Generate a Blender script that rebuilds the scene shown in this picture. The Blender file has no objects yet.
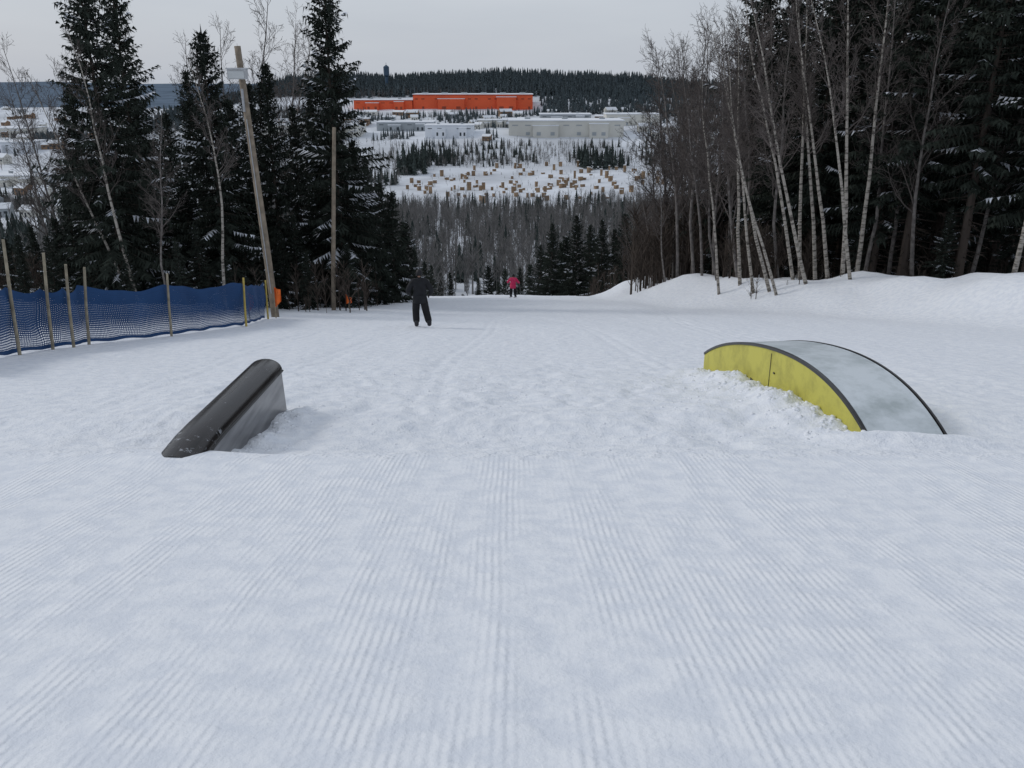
import bpy, math, random
import numpy as np
from mathutils import Vector, Matrix
random.seed(7); np.random.seed(7)
R=math.radians
scene=bpy.context.scene
scene.view_settings.view_transform='Standard'
scene.view_settings.look='None'
scene.view_settings.exposure=0
COL=scene.collection
EYE=1.7

# ------------------------------------------------------------------ materials
def new_mat(name):
    m=bpy.data.materials.new(name); m.use_nodes=True
    nt=m.node_tree; b=nt.nodes['Principled BSDF']
    return m,nt,b
def N(nt,t,**kw):
    n=nt.nodes.new(t)
    for k,v in kw.items(): setattr(n,k,v)
    return n
def mathn(nt,op,a,b=None,c=None,clamp=False):
    n=nt.nodes.new('ShaderNodeMath'); n.operation=op; n.use_clamp=clamp
    for i,v in enumerate((a,b,c)):
        if v is None: continue
        if isinstance(v,(int,float)): n.inputs[i].default_value=v
        else: nt.links.new(v,n.inputs[i])
    return n.outputs[0]
def simple(name,col,rough=.7,var=.25,scale=8,metal=0,spec=.3,bump=0,rand=0,detail=3):
    m,nt,b=new_mat(name)
    tc=N(nt,'ShaderNodeTexCoord'); no=N(nt,'ShaderNodeTexNoise')
    no.inputs['Scale'].default_value=scale; no.inputs['Detail'].default_value=detail
    nt.links.new(tc.outputs['Object'],no.inputs['Vector'])
    mr=N(nt,'ShaderNodeMapRange'); mr.inputs[1].default_value=.3; mr.inputs[2].default_value=.7
    mr.inputs[3].default_value=1-var; mr.inputs[4].default_value=1+var
    nt.links.new(no.outputs['Fac'],mr.inputs[0])
    f=mr.outputs[0]
    if rand:
        oi=N(nt,'ShaderNodeObjectInfo')
        r=mathn(nt,'MULTIPLY_ADD',oi.outputs['Random'],2*rand,1-rand)
        f=mathn(nt,'MULTIPLY',f,r)
    vm=N(nt,'ShaderNodeVectorMath'); vm.operation='SCALE'
    vm.inputs[0].default_value=col; nt.links.new(f,vm.inputs['Scale'])
    nt.links.new(vm.outputs[0],b.inputs['Base Color'])
    b.inputs['Roughness'].default_value=rough; b.inputs['Metallic'].default_value=metal
    b.inputs['Specular IOR Level'].default_value=spec
    if bump:
        bp=N(nt,'ShaderNodeBump'); bp.inputs['Strength'].default_value=bump; bp.inputs['Distance'].default_value=.02
        nt.links.new(no.outputs['Fac'],bp.inputs['Height']); nt.links.new(bp.outputs[0],b.inputs['Normal'])
    return m
def leafy(name,col,rand=.3):
    # cheap diffuse for dense twigs and needles: colour varies per tree
    m,nt,b=new_mat(name); nt.nodes.remove(b)
    d=N(nt,'ShaderNodeBsdfDiffuse'); oi=N(nt,'ShaderNodeObjectInfo')
    ge=N(nt,'ShaderNodeNewGeometry')
    r=mathn(nt,'MULTIPLY_ADD',oi.outputs['Random'],2*rand,1-rand)
    r2=mathn(nt,'MULTIPLY_ADD',ge.outputs['Random Per Island'],.7,.65); r=mathn(nt,'MULTIPLY',r,r2)
    vm=N(nt,'ShaderNodeVectorMath'); vm.operation='SCALE'; vm.inputs[0].default_value=col; nt.links.new(r,vm.inputs['Scale'])
    nt.links.new(vm.outputs[0],d.inputs['Color']); nt.links.new(d.outputs[0],nt.nodes['Material Output'].inputs[0])
    return m

def snow_ground():
    m,nt,b=new_mat('snow_ground_mat')
    tc=N(nt,'ShaderNodeTexCoord'); sx=N(nt,'ShaderNodeSeparateXYZ')
    nt.links.new(tc.outputs['Object'],sx.inputs[0]); X,Y=sx.outputs[0],sx.outputs[1]
    def noise(scale,detail=3,rough=.5,vec=None):
        n=N(nt,'ShaderNodeTexNoise'); n.noise_dimensions='2D'; n.inputs['Scale'].default_value=scale; n.inputs['Detail'].default_value=detail
        n.inputs['Roughness'].default_value=rough
        nt.links.new(vec if vec else tc.outputs['Object'],n.inputs['Vector']); return n.outputs['Fac']
    mp=N(nt,'ShaderNodeMapping'); mp.inputs['Scale'].default_value=(1,.16,1)
    nt.links.new(tc.outputs['Object'],mp.inputs[0])
    nl=noise(.45,1); nm=noise(5,3,.6); nf=noise(34,2,.65); nst=noise(2.6,2,.6,mp.outputs[0])
    xw=mathn(nt,'MULTIPLY_ADD',nl,.09,X)
    xw=mathn(nt,'MULTIPLY_ADD',nm,.007,xw)
    ph=mathn(nt,'MULTIPLY',xw,2*math.pi/.044)
    s=mathn(nt,'SINE',ph)
    s=mathn(nt,'MULTIPLY_ADD',s,.5,.5)
    edge=mathn(nt,'MULTIPLY_ADD',nm,.7,Y)
    mask=N(nt,'ShaderNodeMapRange'); mask.inputs[1].default_value=7.25; mask.inputs[2].default_value=7.55
    mask.inputs[3].default_value=1; mask.inputs[4].default_value=0; mask.clamp=True
    nt.links.new(edge,mask.inputs[0]); M=mask.outputs[0]
    amp=N(nt,'ShaderNodeMapRange'); amp.inputs[1].default_value=.40; amp.inputs[2].default_value=.60; amp.inputs[3].default_value=.12; amp.inputs[4].default_value=1.0
    nt.links.new(nst,amp.inputs[0])
    amp2=N(nt,'ShaderNodeMapRange'); amp2.inputs[1].default_value=.36; amp2.inputs[2].default_value=.56; amp2.inputs[3].default_value=.35; amp2.inputs[4].default_value=1.0
    nt.links.new(nm,amp2.inputs[0])
    c=mathn(nt,'MULTIPLY',s,M); c=mathn(nt,'MULTIPLY',c,amp.outputs[0]); c=mathn(nt,'MULTIPLY',c,amp2.outputs[0])
    c=mathn(nt,'MULTIPLY',c,.0052)
    inv=mathn(nt,'SUBTRACT',1,M)
    fa=mathn(nt,'MULTIPLY_ADD',inv,.006,.0055); ma=mathn(nt,'MULTIPLY_ADD',inv,.030,.014)
    h=mathn(nt,'MULTIPLY_ADD',nf,fa,c)
    h=mathn(nt,'MULTIPLY_ADD',nm,ma,h)
    h=mathn(nt,'MULTIPLY_ADD',nst,.016,h)
    bp=N(nt,'ShaderNodeBump'); bp.inputs['Strength'].default_value=.85; bp.inputs['Distance'].default_value=1.0
    nt.links.new(h,bp.inputs['Height']); nt.links.new(bp.outputs[0],b.inputs['Normal'])
    mix=N(nt,'ShaderNodeMix'); mix.data_type='RGBA'
    mix.inputs[6].default_value=(.735,.77,.825,1); mix.inputs[7].default_value=(.825,.85,.885,1)
    mr=N(nt,'ShaderNodeMapRange'); mr.inputs[1].default_value=.35; mr.inputs[2].default_value=.62
    nt.links.new(nm,mr.inputs[0]); nt.links.new(mr.outputs[0],mix.inputs[0])
    nt.links.new(mix.outputs[2],b.inputs['Base Color'])
    b.inputs['Roughness'].default_value=.75; b.inputs['Specular IOR Level'].default_value=.15
    return m
M_snow=snow_ground()
M_snowfar=simple('valley_snow_mat',(.62,.65,.69),.95,.18,.02,spec=.05)
M_farhill=simple('far_hill_mat',(.13,.17,.22),1,.2,.01,spec=0)  # blue distance haze is put into the hill colour
M_snowclump=leafy('snow_clump_mat',(.66,.69,.74),.05)
M_needle=leafy('spruce_needles_mat',(.034,.041,.034),.25)
M_bark=leafy('spruce_bark_mat',(.080,.066,.057),.2)
M_twig=leafy('bare_twig_mat',(.115,.10,.093),.25)
M_greybark=simple('grey_bark_mat',(.17,.155,.145),.95,.35,5,rand=.25,spec=.1,detail=1)
M_dfor_con=leafy('distant_conifer_mat',(.050,.062,.058),0)  # lighter than the near needles: slight haze painted into the colour
M_dfor_skl=leafy('skyline_conifer_mat',(.080,.10,.108),0)  # paler and bluer again, stronger haze painted into the colour
M_dfor_bare=leafy('distant_bare_tree_mat',(.165,.16,.155),0)  # lighter than the near twigs, with haze mixed into the base colour
M_brush=leafy('undergrowth_mat',(.085,.07,.06),0)
def birch_mat():
    m,nt,b=new_mat('birch_bark_mat')
    tc=N(nt,'ShaderNodeTexCoord'); mp=N(nt,'ShaderNodeMapping'); mp.inputs['Scale'].default_value=(2,2,7)
    nt.links.new(tc.outputs['Object'],mp.inputs[0])
    no=N(nt,'ShaderNodeTexNoise'); no.inputs['Scale'].default_value=1.6; no.inputs['Detail'].default_value=4
    nt.links.new(mp.outputs[0],no.inputs['Vector'])
    cr=N(nt,'ShaderNodeValToRGB'); e=cr.color_ramp.elements
    e[0].position=.38; e[0].color=(.08,.07,.06,1); e[1].position=.54; e[1].color=(.36,.33,.29,1)
    nt.links.new(no.outputs['Fac'],cr.inputs[0]); nt.links.new(cr.outputs[0],b.inputs['Base Color'])
    b.inputs['Roughness'].default_value=.9
    return m
M_birch=birch_mat()
M_wood=simple('weathered_wood_mat',(.23,.19,.145),.9,.3,4,bump=.3)
M_stake=simple('stake_wood_mat',(.28,.245,.18),.85,.3,6)
M_stakey=simple('yellow_stake_mat',(.50,.38,.10),.7,.2,6)
M_black=simple('black_plastic_mat',(.018,.017,.017),.28,.3,5,spec=.5)
def yellow_mat():
    m,nt,b=new_mat('yellow_panel_mat'); tc=N(nt,'ShaderNodeTexCoord')
    no=N(nt,'ShaderNodeTexNoise'); no.inputs['Scale'].default_value=2.2; no.inputs['Detail'].default_value=7; no.inputs['Roughness'].default_value=.7
    nt.links.new(tc.outputs['Object'],no.inputs['Vector'])
    cr=N(nt,'ShaderNodeValToRGB'); e=cr.color_ramp.elements
    e[0].position=.32; e[0].color=(.38,.35,.07,1); e[1].position=.55; e[1].color=(.56,.52,.10,1)
    nt.links.new(no.outputs['Fac'],cr.inputs[0]); nt.links.new(cr.outputs[0],b.inputs['Base Color'])
    b.inputs['Roughness'].default_value=.6; return m
M_yellow=yellow_mat()
M_orange=simple('orange_marker_mat',(.85,.17,.03),.7,.15,8)
M_metal=simple('grey_metal_mat',(.35,.36,.37),.5,.15,6,metal=.3)
M_lampwhite=simple('lamp_housing_mat',(.45,.46,.47),.5,.1,6)

# ------------------------------------------------------------------ mesh helpers
def mesh_obj(name,verts,faces,mats,midx=None,smooth=False,parent=None,uvs=None):
    me=bpy.data.meshes.new(name); me.from_pydata([tuple(v) for v in verts],[],faces)
    for m in mats: me.materials.append(m)
    if midx is not None: me.polygons.foreach_set('material_index',np.array(midx,dtype=np.int32))
    if smooth: me.polygons.foreach_set('use_smooth',np.ones(len(faces),dtype=bool))
    if uvs is not None:
        ul=me.uv_layers.new(name='UVMap')
        for p in me.polygons:
            for li in p.loop_indices:
                ul.data[li].uv=uvs[me.loops[li].vertex_index]
    me.update()
    o=bpy.data.objects.new(name,me); COL.objects.link(o)
    if parent: o.parent=parent
    return o
def empty(name,loc=(0,0,0),rz=0):
    e=bpy.data.objects.new(name,None); e.location=loc; e.rotation_euler=(0,0,rz); COL.objects.link(e); return e
class MB:
    def __init__(s): s.v=[]; s.f=[]; s.m=[]
    def box(s,c,d,mi=0,rot=None):
        x,y,z=c; a,b,h=d[0]/2,d[1]/2,d[2]/2; n=len(s.v)
        pts=[Vector((i*a,j*b,k*h)) for k in(-1,1) for j in(-1,1) for i in(-1,1)]
        if rot: pts=[rot@p for p in pts]
        s.v+=[(p.x+x,p.y+y,p.z+z) for p in pts]
        for q in [(0,2,3,1),(4,5,7,6),(0,1,5,4),(2,6,7,3),(0,4,6,2),(1,3,7,5)]:
            s.f.append([n+i for i in q]); s.m.append(mi)
    def tube(s,pts,rad,sides=8,mi=0,cap=True):
        n0=len(s.v); pts=[Vector(p) for p in pts]
        for i,p in enumerate(pts):
            d=(pts[min(i+1,len(pts)-1)]-pts[max(i-1,0)]).normalized()
            a=d.cross(Vector((0,0,1)) if abs(d.z)<.9 else Vector((1,0,0))).normalized(); b=d.cross(a)
            for k in range(sides):
                t=2*math.pi*k/sides; q=p+(a*math.cos(t)+b*math.sin(t))*rad[i]; s.v.append((q.x,q.y,q.z))
        for i in range(len(pts)-1):
            for k in range(sides):
                k2=(k+1)%sides
                s.f.append([n0+i*sides+k,n0+i*sides+k2,n0+(i+1)*sides+k2,n0+(i+1)*sides+k]); s.m.append(mi)
        if cap:
            s.f.append([n0+k for k in range(sides)][::-1]); s.m.append(mi)
            e=n0+(len(pts)-1)*sides; s.f.append([e+k for k in range(sides)]); s.m.append(mi)
    def obj(s,name,mats,smooth=False,parent=None): return mesh_obj(name,s.v,s.f,mats,s.m,smooth,parent)

# ------------------------------------------------------------------ terrain
def vnoise(x,y,seed=0):
    xi=np.floor(x); yi=np.floor(y); fx=x-xi; fy=y-yi
    def h(a,b):
        t=np.sin(a*127.1+b*311.7+seed*74.7)*43758.5453; return t-np.floor(t)
    ux=fx*fx*(3-2*fx); uy=fy*fy*(3-2*fy)
    return (h(xi,yi)*(1-ux)+h(xi+1,yi)*ux)*(1-uy)+(h(xi,yi+1)*(1-ux)+h(xi+1,yi+1)*ux)*uy-.5
def fbm(x,y,seed=0,oct=3):
    t=0;a=1
    for o in range(oct):
        t=t+a*vnoise(x*2**o+o*17.3,y*2**o-o*9.1,seed+o); a*=.5
    return t
def sst(a,b,x):
    t=np.clip((x-a)/(b-a),0,1); return t*t*(3-2*t)
_py=np.array([-60,0,60,70,80,95,120,160,200,250,350,450,600,640,700,800,900,980,1110,1300,1430,1600,1750,2300,3500,5200,6500,9000.])
_pd=np.array([-11.5,1.7,14.9,17.1,20.2,26.0,34,44,51.0,58,70,79,91,92.5,91,89,88,86,67,54,44,20,4,45,70,85,75,60.])
_t=np.concatenate([np.arange(-60,200,1.0),np.arange(200,9000,10.0)])
_d=np.interp(_t,_py,_pd)
k=np.ones(9)/9
_d2=np.convolve(np.pad(_d,4,'edge'),k,'valid'); _d2[:255]=np.where(_t[:255]<58,_d[:255],_d2[:255])
def H(x,y):
    x=np.asarray(x,dtype=float); y=np.asarray(y,dtype=float)
    z=EYE-np.interp(y,_t,_d2)
    yl=y+.30*vnoise(x*.6,y*.0+3,5)+.06*vnoise(x*2.7,y*0+9,6)
    lip=np.interp(yl,[5.6,6.7,7.1,7.25,7.45,8.1,8.8,9.6,11.5],[0,.045,.05,.01,-.07,-.16,-.13,-.02,0])
    z=z+lip*(1-sst(7.0,10,np.abs(x)))
    xs=np.interp(y,[0,35,45,55,70,90],[23,12.5,8.2,6.6,6.0,8])
    z=z+1.5*sst(0,5.0,x-xs)*(1-sst(75,110,y))+ .7*fbm(x*.35,y*.2,3)*sst(0,4,x-xs)*(1-sst(90,120,y))
    z=z+.45*sst(10.8,15,-x)*(1-sst(75,110,y))
    z=z+sst(80,180,y)*(1-sst(350,600,y))*(14*sst(25,90,x)+8*sst(30,100,-x))
    z=z+.25*fbm(x*.12,y*.08,9,3)*sst(20,45,y)*(1-sst(90,140,y))
    z=z-sst(1050,1500,y)*(1-sst(3000,5000,y))*50*sst(380,650,-x)
    z=z+sst(4800,6000,y)*30*sst(300,1500,-x)*(1+.9*fbm(x/900,y/4000,4))
    z=z+fbm(x/160,y/160,11)*8*sst(300,600,y)
    z=z+sst(1480,1700,y)*(1-sst(1900,2400,y))*(8*np.exp(-((x+20)/170)**2)-4-9*sst(150,420,x)+8*fbm(x/110,y/200,61,3))
    core=sst(7.2,7.8,y)*(1-sst(13,18,y))*(1-sst(3.6,5.2,np.abs(x+.2)))
    near=(1-sst(60,90,y))
    z=z+core*(.06*fbm(x*2.2,y*1.8,21,4)+.05*np.maximum(0,fbm(x*5,y*5,23,2)))
    z=z+near*(.05*fbm(x*.5,y*.22,31,3)*sst(3,9,y)+.010*fbm(x*3,y*1.2,37,3))
    z=z+near*sst(7.4,9,y)*.035*fbm(x*1.6,y*.7,41,3)
    for k,(x0,sl,cv) in enumerate([(5.4,-.06,.004),(6.4,.02,-.002),(7.6,-.10,.003),(-4.6,.05,.003),(-5.6,-.03,.001),(2.6,.04,-.004),(-1.2,-.02,.002),(4.6,.12,-.002)]):
        q=x-(x0+sl*(y-8)+cv*(y-8)**2+.15*np.sin(y*.35+k))
        z=z-.018*(np.exp(-(q/.07)**2)+np.exp(-((q-.3)/.07)**2))*sst(8,11,y)*(1-sst(45,60,y))
    # boot prints trodden across the run-out
    for k in range(46):
        fx0=-2.2+.105*k+.12*math.sin(k*2.1); fy0=9.4+ .5*math.sin(k*.35)+(.14 if k%2 else -.14)+.05*k
        z=z-.035*np.exp(-((x-fx0)/.075)**2-((y-fy0)/.12)**2)
    bx=3.3+(13.9-y)*.1
    z=z+.14*np.exp(-((x-bx+.26)/.36)**2)*sst(8.2,9.2,y)*(1-sst(13,14.5,y))*(1+1.1*fbm(x*3.2,y*3.2,51,3))
    z=z+.15*np.exp(-((x-4.2)/.9)**2)*np.exp(-((y-8.35)/.35)**2)
    z=z+.07*np.exp(-((x+2.6)/.2)**2)*sst(7.8,8.3,y)*(1-sst(9.8,10.4,y))*(1+1.5*fbm(x*5,y*5,52,3))
    z=z+.04*np.exp(-((x+2.98)/.5)**2)*np.exp(-((y-6.85)/.35)**2)
    return z
def hz(x,y): return float(H(x,y))
def grow(a0,a1,fine,c0,rate,lo,hi):
    out=list(np.arange(a0,a1,fine))
    v=a1
    while v<hi: out.append(v); v+=fine+rate*(v-a1)
    out.append(hi)
    v=a0; pre=[]
    while v>lo:
        v-=fine+rate*(a0-v); pre.append(max(v,lo))
    return np.array(sorted(set(pre))+out)
gx=grow(-5.5,5.8,.055,0,.04,-6000,6000)
gy=grow(1.0,14.5,.055,0,.02,-40,9000)
XX,YY=np.meshgrid(gx,gy); ZZ=H(XX,YY)
nx,ny=len(gx),len(gy)
V=np.stack([XX.ravel(),YY.ravel(),ZZ.ravel()],1)
ii=(np.arange(ny-1)[:,None]*nx+np.arange(nx-1)[None,:]).ravel()
F=np.stack([ii,ii+1,ii+nx+1,ii+nx],1)
def np_mesh(name,V,F,mats,midx=None,smooth=False):
    k=F.shape[1]; me=bpy.data.meshes.new(name)
    me.vertices.add(len(V)); me.vertices.foreach_set('co',V.astype(np.float32).ravel())
    me.loops.add(len(F)*k); me.loops.foreach_set('vertex_index',F.astype(np.int32).ravel())
    me.polygons.add(len(F)); me.polygons.foreach_set('loop_start',np.arange(0,len(F)*k,k,dtype=np.int32))
    me.polygons.foreach_set('loop_total',np.full(len(F),k,dtype=np.int32))
    for m in mats: me.materials.append(m)
    if midx is not None: me.polygons.foreach_set('material_index',midx.astype(np.int32))
    me.polygons.foreach_set('use_smooth',np.full(len(F),smooth,dtype=bool))
    me.update(calc_edges=True); me.validate()
    o=bpy.data.objects.new(name,me); COL.objects.link(o); return o
fy=YY.ravel()[F[:,0]]
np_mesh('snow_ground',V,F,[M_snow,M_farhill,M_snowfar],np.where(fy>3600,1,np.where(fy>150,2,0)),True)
print('terrain',nx,ny)

# ------------------------------------------------------------------ trees
def spruce_mesh(name,h,Rc,cs,seed,snow=.12,dense=1.0,pw=.68):
    rnd=random.Random(seed); v=[];f=[];m=[]
    mb=MB()
    bend=[rnd.uniform(-.12,.12),rnd.uniform(-.12,.12)]
    def axis(z): t=z/h; return Vector((bend[0]*math.sin(t*3),bend[1]*math.sin(t*2.4),z))
    mb.tube([axis(h*i/8) - Vector((0,0,.4 if i==0 else 0)) for i in range(9)],[.012*h*(1-i/8.3) for i in range(9)],7,0)
    v,f,m=mb.v,mb.f,mb.m
    def tri(a,b,c,mi):
        n=len(v); v.extend([tuple(a),tuple(b),tuple(c)]); f.append([n,n+1,n+2]); m.append(mi)
    z=cs; ang=0
    if cs>1.2:
        zz=.8
        while zz<cs:
            a=rnd.uniform(0,6.28); L=rnd.uniform(.4,1.5)
            p=axis(zz); q=p+Vector((math.cos(a)*L,math.sin(a)*L,-.15*L))
            w=Vector((0,0,.025)); tri(p-w,p+w,q,0); w=Vector((-math.sin(a),math.cos(a),0))*.025; tri(p-w,p+w,q,0)
            for _ in range(4):
                s=rnd.uniform(.4,.9); pp=p.lerp(q,s); qq=pp+Vector((rnd.uniform(-.3,.3),rnd.uniform(-.3,.3),rnd.uniform(-.2,.05)))
                tri(pp-Vector((0,0,.015)),pp+Vector((0,0,.015)),qq,0)
            zz+=rnd.uniform(.05,.13)
    ph=[rnd.uniform(0,6.28) for _ in range(4)]
    while z<h-.15:
        t=(z-cs)/(h-cs)
        prof=(1-t)**pw*(.7+.3*min(1,t*6))
        nb=rnd.choice([3,4,4,5])
        for b in range(nb):
            ang+=2.399+rnd.uniform(-.5,.5)
            clump=.84+.16*math.sin(z*1.7+ph[0]+1.5*math.sin(ang+ph[1]))+.16*math.sin(z*3.9+ph[2]+2*math.sin(ang+ph[3]))
            L=Rc*prof*clump*rnd.uniform(.6,1.15)+.12
            if rnd.random()<.10: L*=.4
            el=R(30)*t-R(24)*(1-t)+rnd.uniform(-.14,.14)
            d=Vector((math.cos(ang)*math.cos(el),math.sin(ang)*math.cos(el),math.sin(el)))
            side=Vector((-math.sin(ang),math.cos(ang),0))
            p0=axis(z+rnd.uniform(-.08,.08))
            hs=rnd.random()<snow
            n=max(2,int(L/.16*dense)); 
            w=Vector((0,0,.018)); tri(p0-w,p0+w,p0+d*L,0)
            for i in range(n):
                s=(i+.6+rnd.uniform(-.3,.3))/n
                if s<.15: continue
                p=p0+d*(L*s)+Vector((0,0,.14*L*(s*s-.5*s)))
                tl=(.18+.32*L*(1-s*.75))*rnd.uniform(.55,1.1); tl=min(tl,.62)
                for sg in(-1,1):
                    e=p+side*(sg*tl*.8)+d*(tl*.55)+Vector((0,0,-tl*rnd.uniform(.15,.65)))
                    ww=(d*rnd.uniform(.04,.075)+Vector((0,0,rnd.uniform(-.055,.055))))
                    tri(p-ww,p+ww,e,1)
                    if rnd.random()<.55:
                        mid=p.lerp(e,.5); e2=mid+Vector((rnd.uniform(-.1,.1),rnd.uniform(-.1,.1),-rnd.uniform(.12,.34)))
                        tri(mid-side*.055,mid+side*.055,e2,1)
                    if hs and s>.3 and rnd.random()<.75:
                        o=Vector((0,0,.03)); mid=p.lerp(e,.7)
                        tri(p+o-d*.08,p+o+d*.08,mid+o,2)
                e=p+Vector((0,0,-tl*.6))+d*(tl*.4)
                tri(p-side*.055,p+side*.055,e,1)
            p=p0+d*L*.93; tri(p-side*.06,p+side*.06,p0+d*(L+.18)+Vector((0,0,.03)),1)
        z+=rnd.uniform(.13,.24)/dense*(.6+.4*(1-t))
    for k in range(8):
        a=k*.785; p=axis(h-.5); tri(p+Vector((math.cos(a)*.08,math.sin(a)*.08,-.1)),p+Vector((math.cos(a+.7)*.08,math.sin(a+.7)*.08,-.1)),axis(h)+Vector((0,0,.25)),1)
    me=bpy.data.meshes.new(name); me.from_pydata(v,[],f)
    for q in (M_bark,M_needle,M_snowclump): me.materials.append(q)
    me.polygons.foreach_set('material_index',np.array(m,dtype=np.int32)); me.update()
    return me
def bare_mesh(name,h,seed,birch=True,spread=.42,first=.3,r0=.1):
    rnd=random.Random(seed); mb=MB()
    def branch(p,d,L,r,lev):
        nseg=[9,5,3,2,2][lev]; pts=[p.copy()]; rad=[r]; dirs=[]
        dd=d.copy()
        for i in range(nseg):
            j=[.05,.16,.22,.25,.25][lev]
            dd=(dd+Vector((rnd.gauss(0,j),rnd.gauss(0,j),rnd.gauss(0,j)*.5+[.02,.10,.06,.02,0][lev]))).normalized()
            pts.append(pts[-1]+dd*(L/nseg)); dirs.append(dd.copy())
            rad.append(max(.006,r*(1-.88*(i+1)/nseg)))
        sides=[8,5,3,3,3][lev]
        if lev==0:
            mb.tube([pts[0]-Vector((0,0,.5))]+pts,[rad[0]*1.15]+rad,sides,0,False)
        else: mb.tube(pts,rad,sides,1,False)
        if lev>=3: return
        nch=[28,9,6][lev]
        for c in range(nch):
            s=(first if lev==0 else .18)+ (1-(first if lev==0 else .18))*((c+rnd.random())/nch)
            s=min(s,.99); x=s*nseg; i=int(x); q=pts[i].lerp(pts[i+1],x-i)
            rr=r*(1-.88*s)
            ax=dirs[i].cross(Vector((rnd.gauss(0,1),rnd.gauss(0,1),rnd.gauss(0,1)))).normalized()
            an=rnd.uniform(R(25),R(52)) if lev==0 else rnd.uniform(R(22),R(60))
            nd=Matrix.Rotation(an,3,ax)@dirs[i]
            if lev==0: LL=h*spread*(1-s*.72)*rnd.uniform(.55,1.05)*.8
            else: LL=L*rnd.uniform(.3,.55)*(1-.4*s)
            if LL<.15: continue
            branch(q,nd,LL,max(.007,rr*rnd.uniform(.42,.6)),lev+1)
    branch(Vector((0,0,0)),Vector((rnd.gauss(0,.03),rnd.gauss(0,.03),1)).normalized(),h,r0,0)
    me=bpy.data.meshes.new(name); me.from_pydata(mb.v,[],mb.f)
    me.materials.append(M_birch if birch else M_greybark); me.materials.append(M_twig)
    me.polygons.foreach_set('material_index',np.array(mb.m,dtype=np.int32)); me.update()
    return me
SP=[(spruce_mesh('spruce_full_a',15,3.5,.5,1,.13),15),(spruce_mesh('spruce_full_b',13,3.0,.4,2,.16),13),
    (spruce_mesh('spruce_full_c',16,3.3,.9,3,.24),16)]
SPL=[(spruce_mesh('spruce_tall_a',16,2.7,4.0,4,.14),16),(spruce_mesh('spruce_tall_b',17,2.9,3.0,5,.10),17),(spruce_mesh('spruce_tall_c',15,2.5,2.2,6,.22),15)]
SPS=[(spruce_mesh('spruce_young_a',7,2.0,.15,8,.16,1.1),7),(spruce_mesh('spruce_young_b',8,1.9,.2,9,.10,1.1),8)]
BI=[(bare_mesh('birch_a',13,11,True,.32,.45,.10),13),(bare_mesh('birch_b',14,12,True,.28,.52,.095),14),(bare_mesh('birch_c',12,13,True,.34,.42,.085),12)]
BG=[(bare_mesh('bare_a',13,14,False,.45,.25,.11),13),(bare_mesh('bare_b',14,15,False,.42,.3,.10),14),(bare_mesh('bare_c',11,16,False,.5,.2,.085),11)]
def xat(u,y):
    # lateral metres for a bearing off the run's centre line at distance y down the run
    return (u-512)/850*(1.0156*y+.573)
def put(name,tm,x,y,h,lean=0,fat=1,leany=0):
    me,nh=tm; o=bpy.data.objects.new(name,me); COL.objects.link(o)
    s=h/nh
    spin=random.uniform(0,6.28)
    o.matrix_world=Matrix.Translation((x,y,hz(x,y)-.05))@Matrix.Rotation(R(lean),4,'Y')@Matrix.Rotation(R(leany),4,'X')@Matrix.Rotation(spin,4,'Z')@Matrix.Diagonal((s*fat,s*fat,s,1))
    return o
rc=random.choice
# left spruces
for u,y,h,ki,fat in [(132,38,14.6,0,1.05),(158,43,15.8,2,.95),(232,41,12.6,1,.95),(214,47,12.0,2,.95),(250,49,11.0,1,1),
                  (288,45,12.4,1,.85),(270,50,12,0,.9),(308,52,11.5,0,.9),(346,46,17.4,2,1.0),(325,56,13,0,1),(362,52,10.0,1,.95),(373,57,9.5,0,.85),
                  (105,46,11.0,1,1),(-75,45,9,0,1),(190,58,12,0,1.1),(165,52,12.5,0,1),(95,57,9,2,1),(345,60,14,0,.95),(330,50,9,1,1)]:
    put('spruce_tree',SP[ki],xat(u,y),y,h,fat=fat)
for u,y,h in [(396,54,7.2),(409,60,5.6),(386,62,8.5),(18,42,3.2),(45,46,4.0),(5,48,3.6),(-20,40,4),(70,40,4),(150,38,3.8),(205,38,3.6),(175,44,5),(300,44,5),(250,41,4),(30,56,4),(110,45,6),
              (135,36,2.6),(185,36,2.8),(230,37,2.6),(60,36,3),(30,38,2.6),(310,41,3),(365,47,3.4),(382,50,4.5),(160,41,5),(285,42,4),(350,44,3.5),(85,43,5.5),(200,43,6)]:
    put('spruce_tree',rc(SPS),xat(u,y),y,h)
# left bare trees
for u,y,h,l,b in [(140,36,11.0,-9,1),(136,37,10.0,-15,1),(226,36,10.5,2,1),(78,42,12.0,-3,0),(258,56,18.5,2,0),(240,58,17.5,-1,0),
                  (100,50,13,-5,0),(292,60,18,3,0),(170,36,8,-3,0),(345,58,13,3,0),(278,57,17,5,0),(212,60,17,0,0),(62,45,11,0,0)]:
    put('birch_tree' if b else 'bare_deciduous_tree',rc(BI) if b else rc(BG),xat(u,y),y,h,lean=l)
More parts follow.
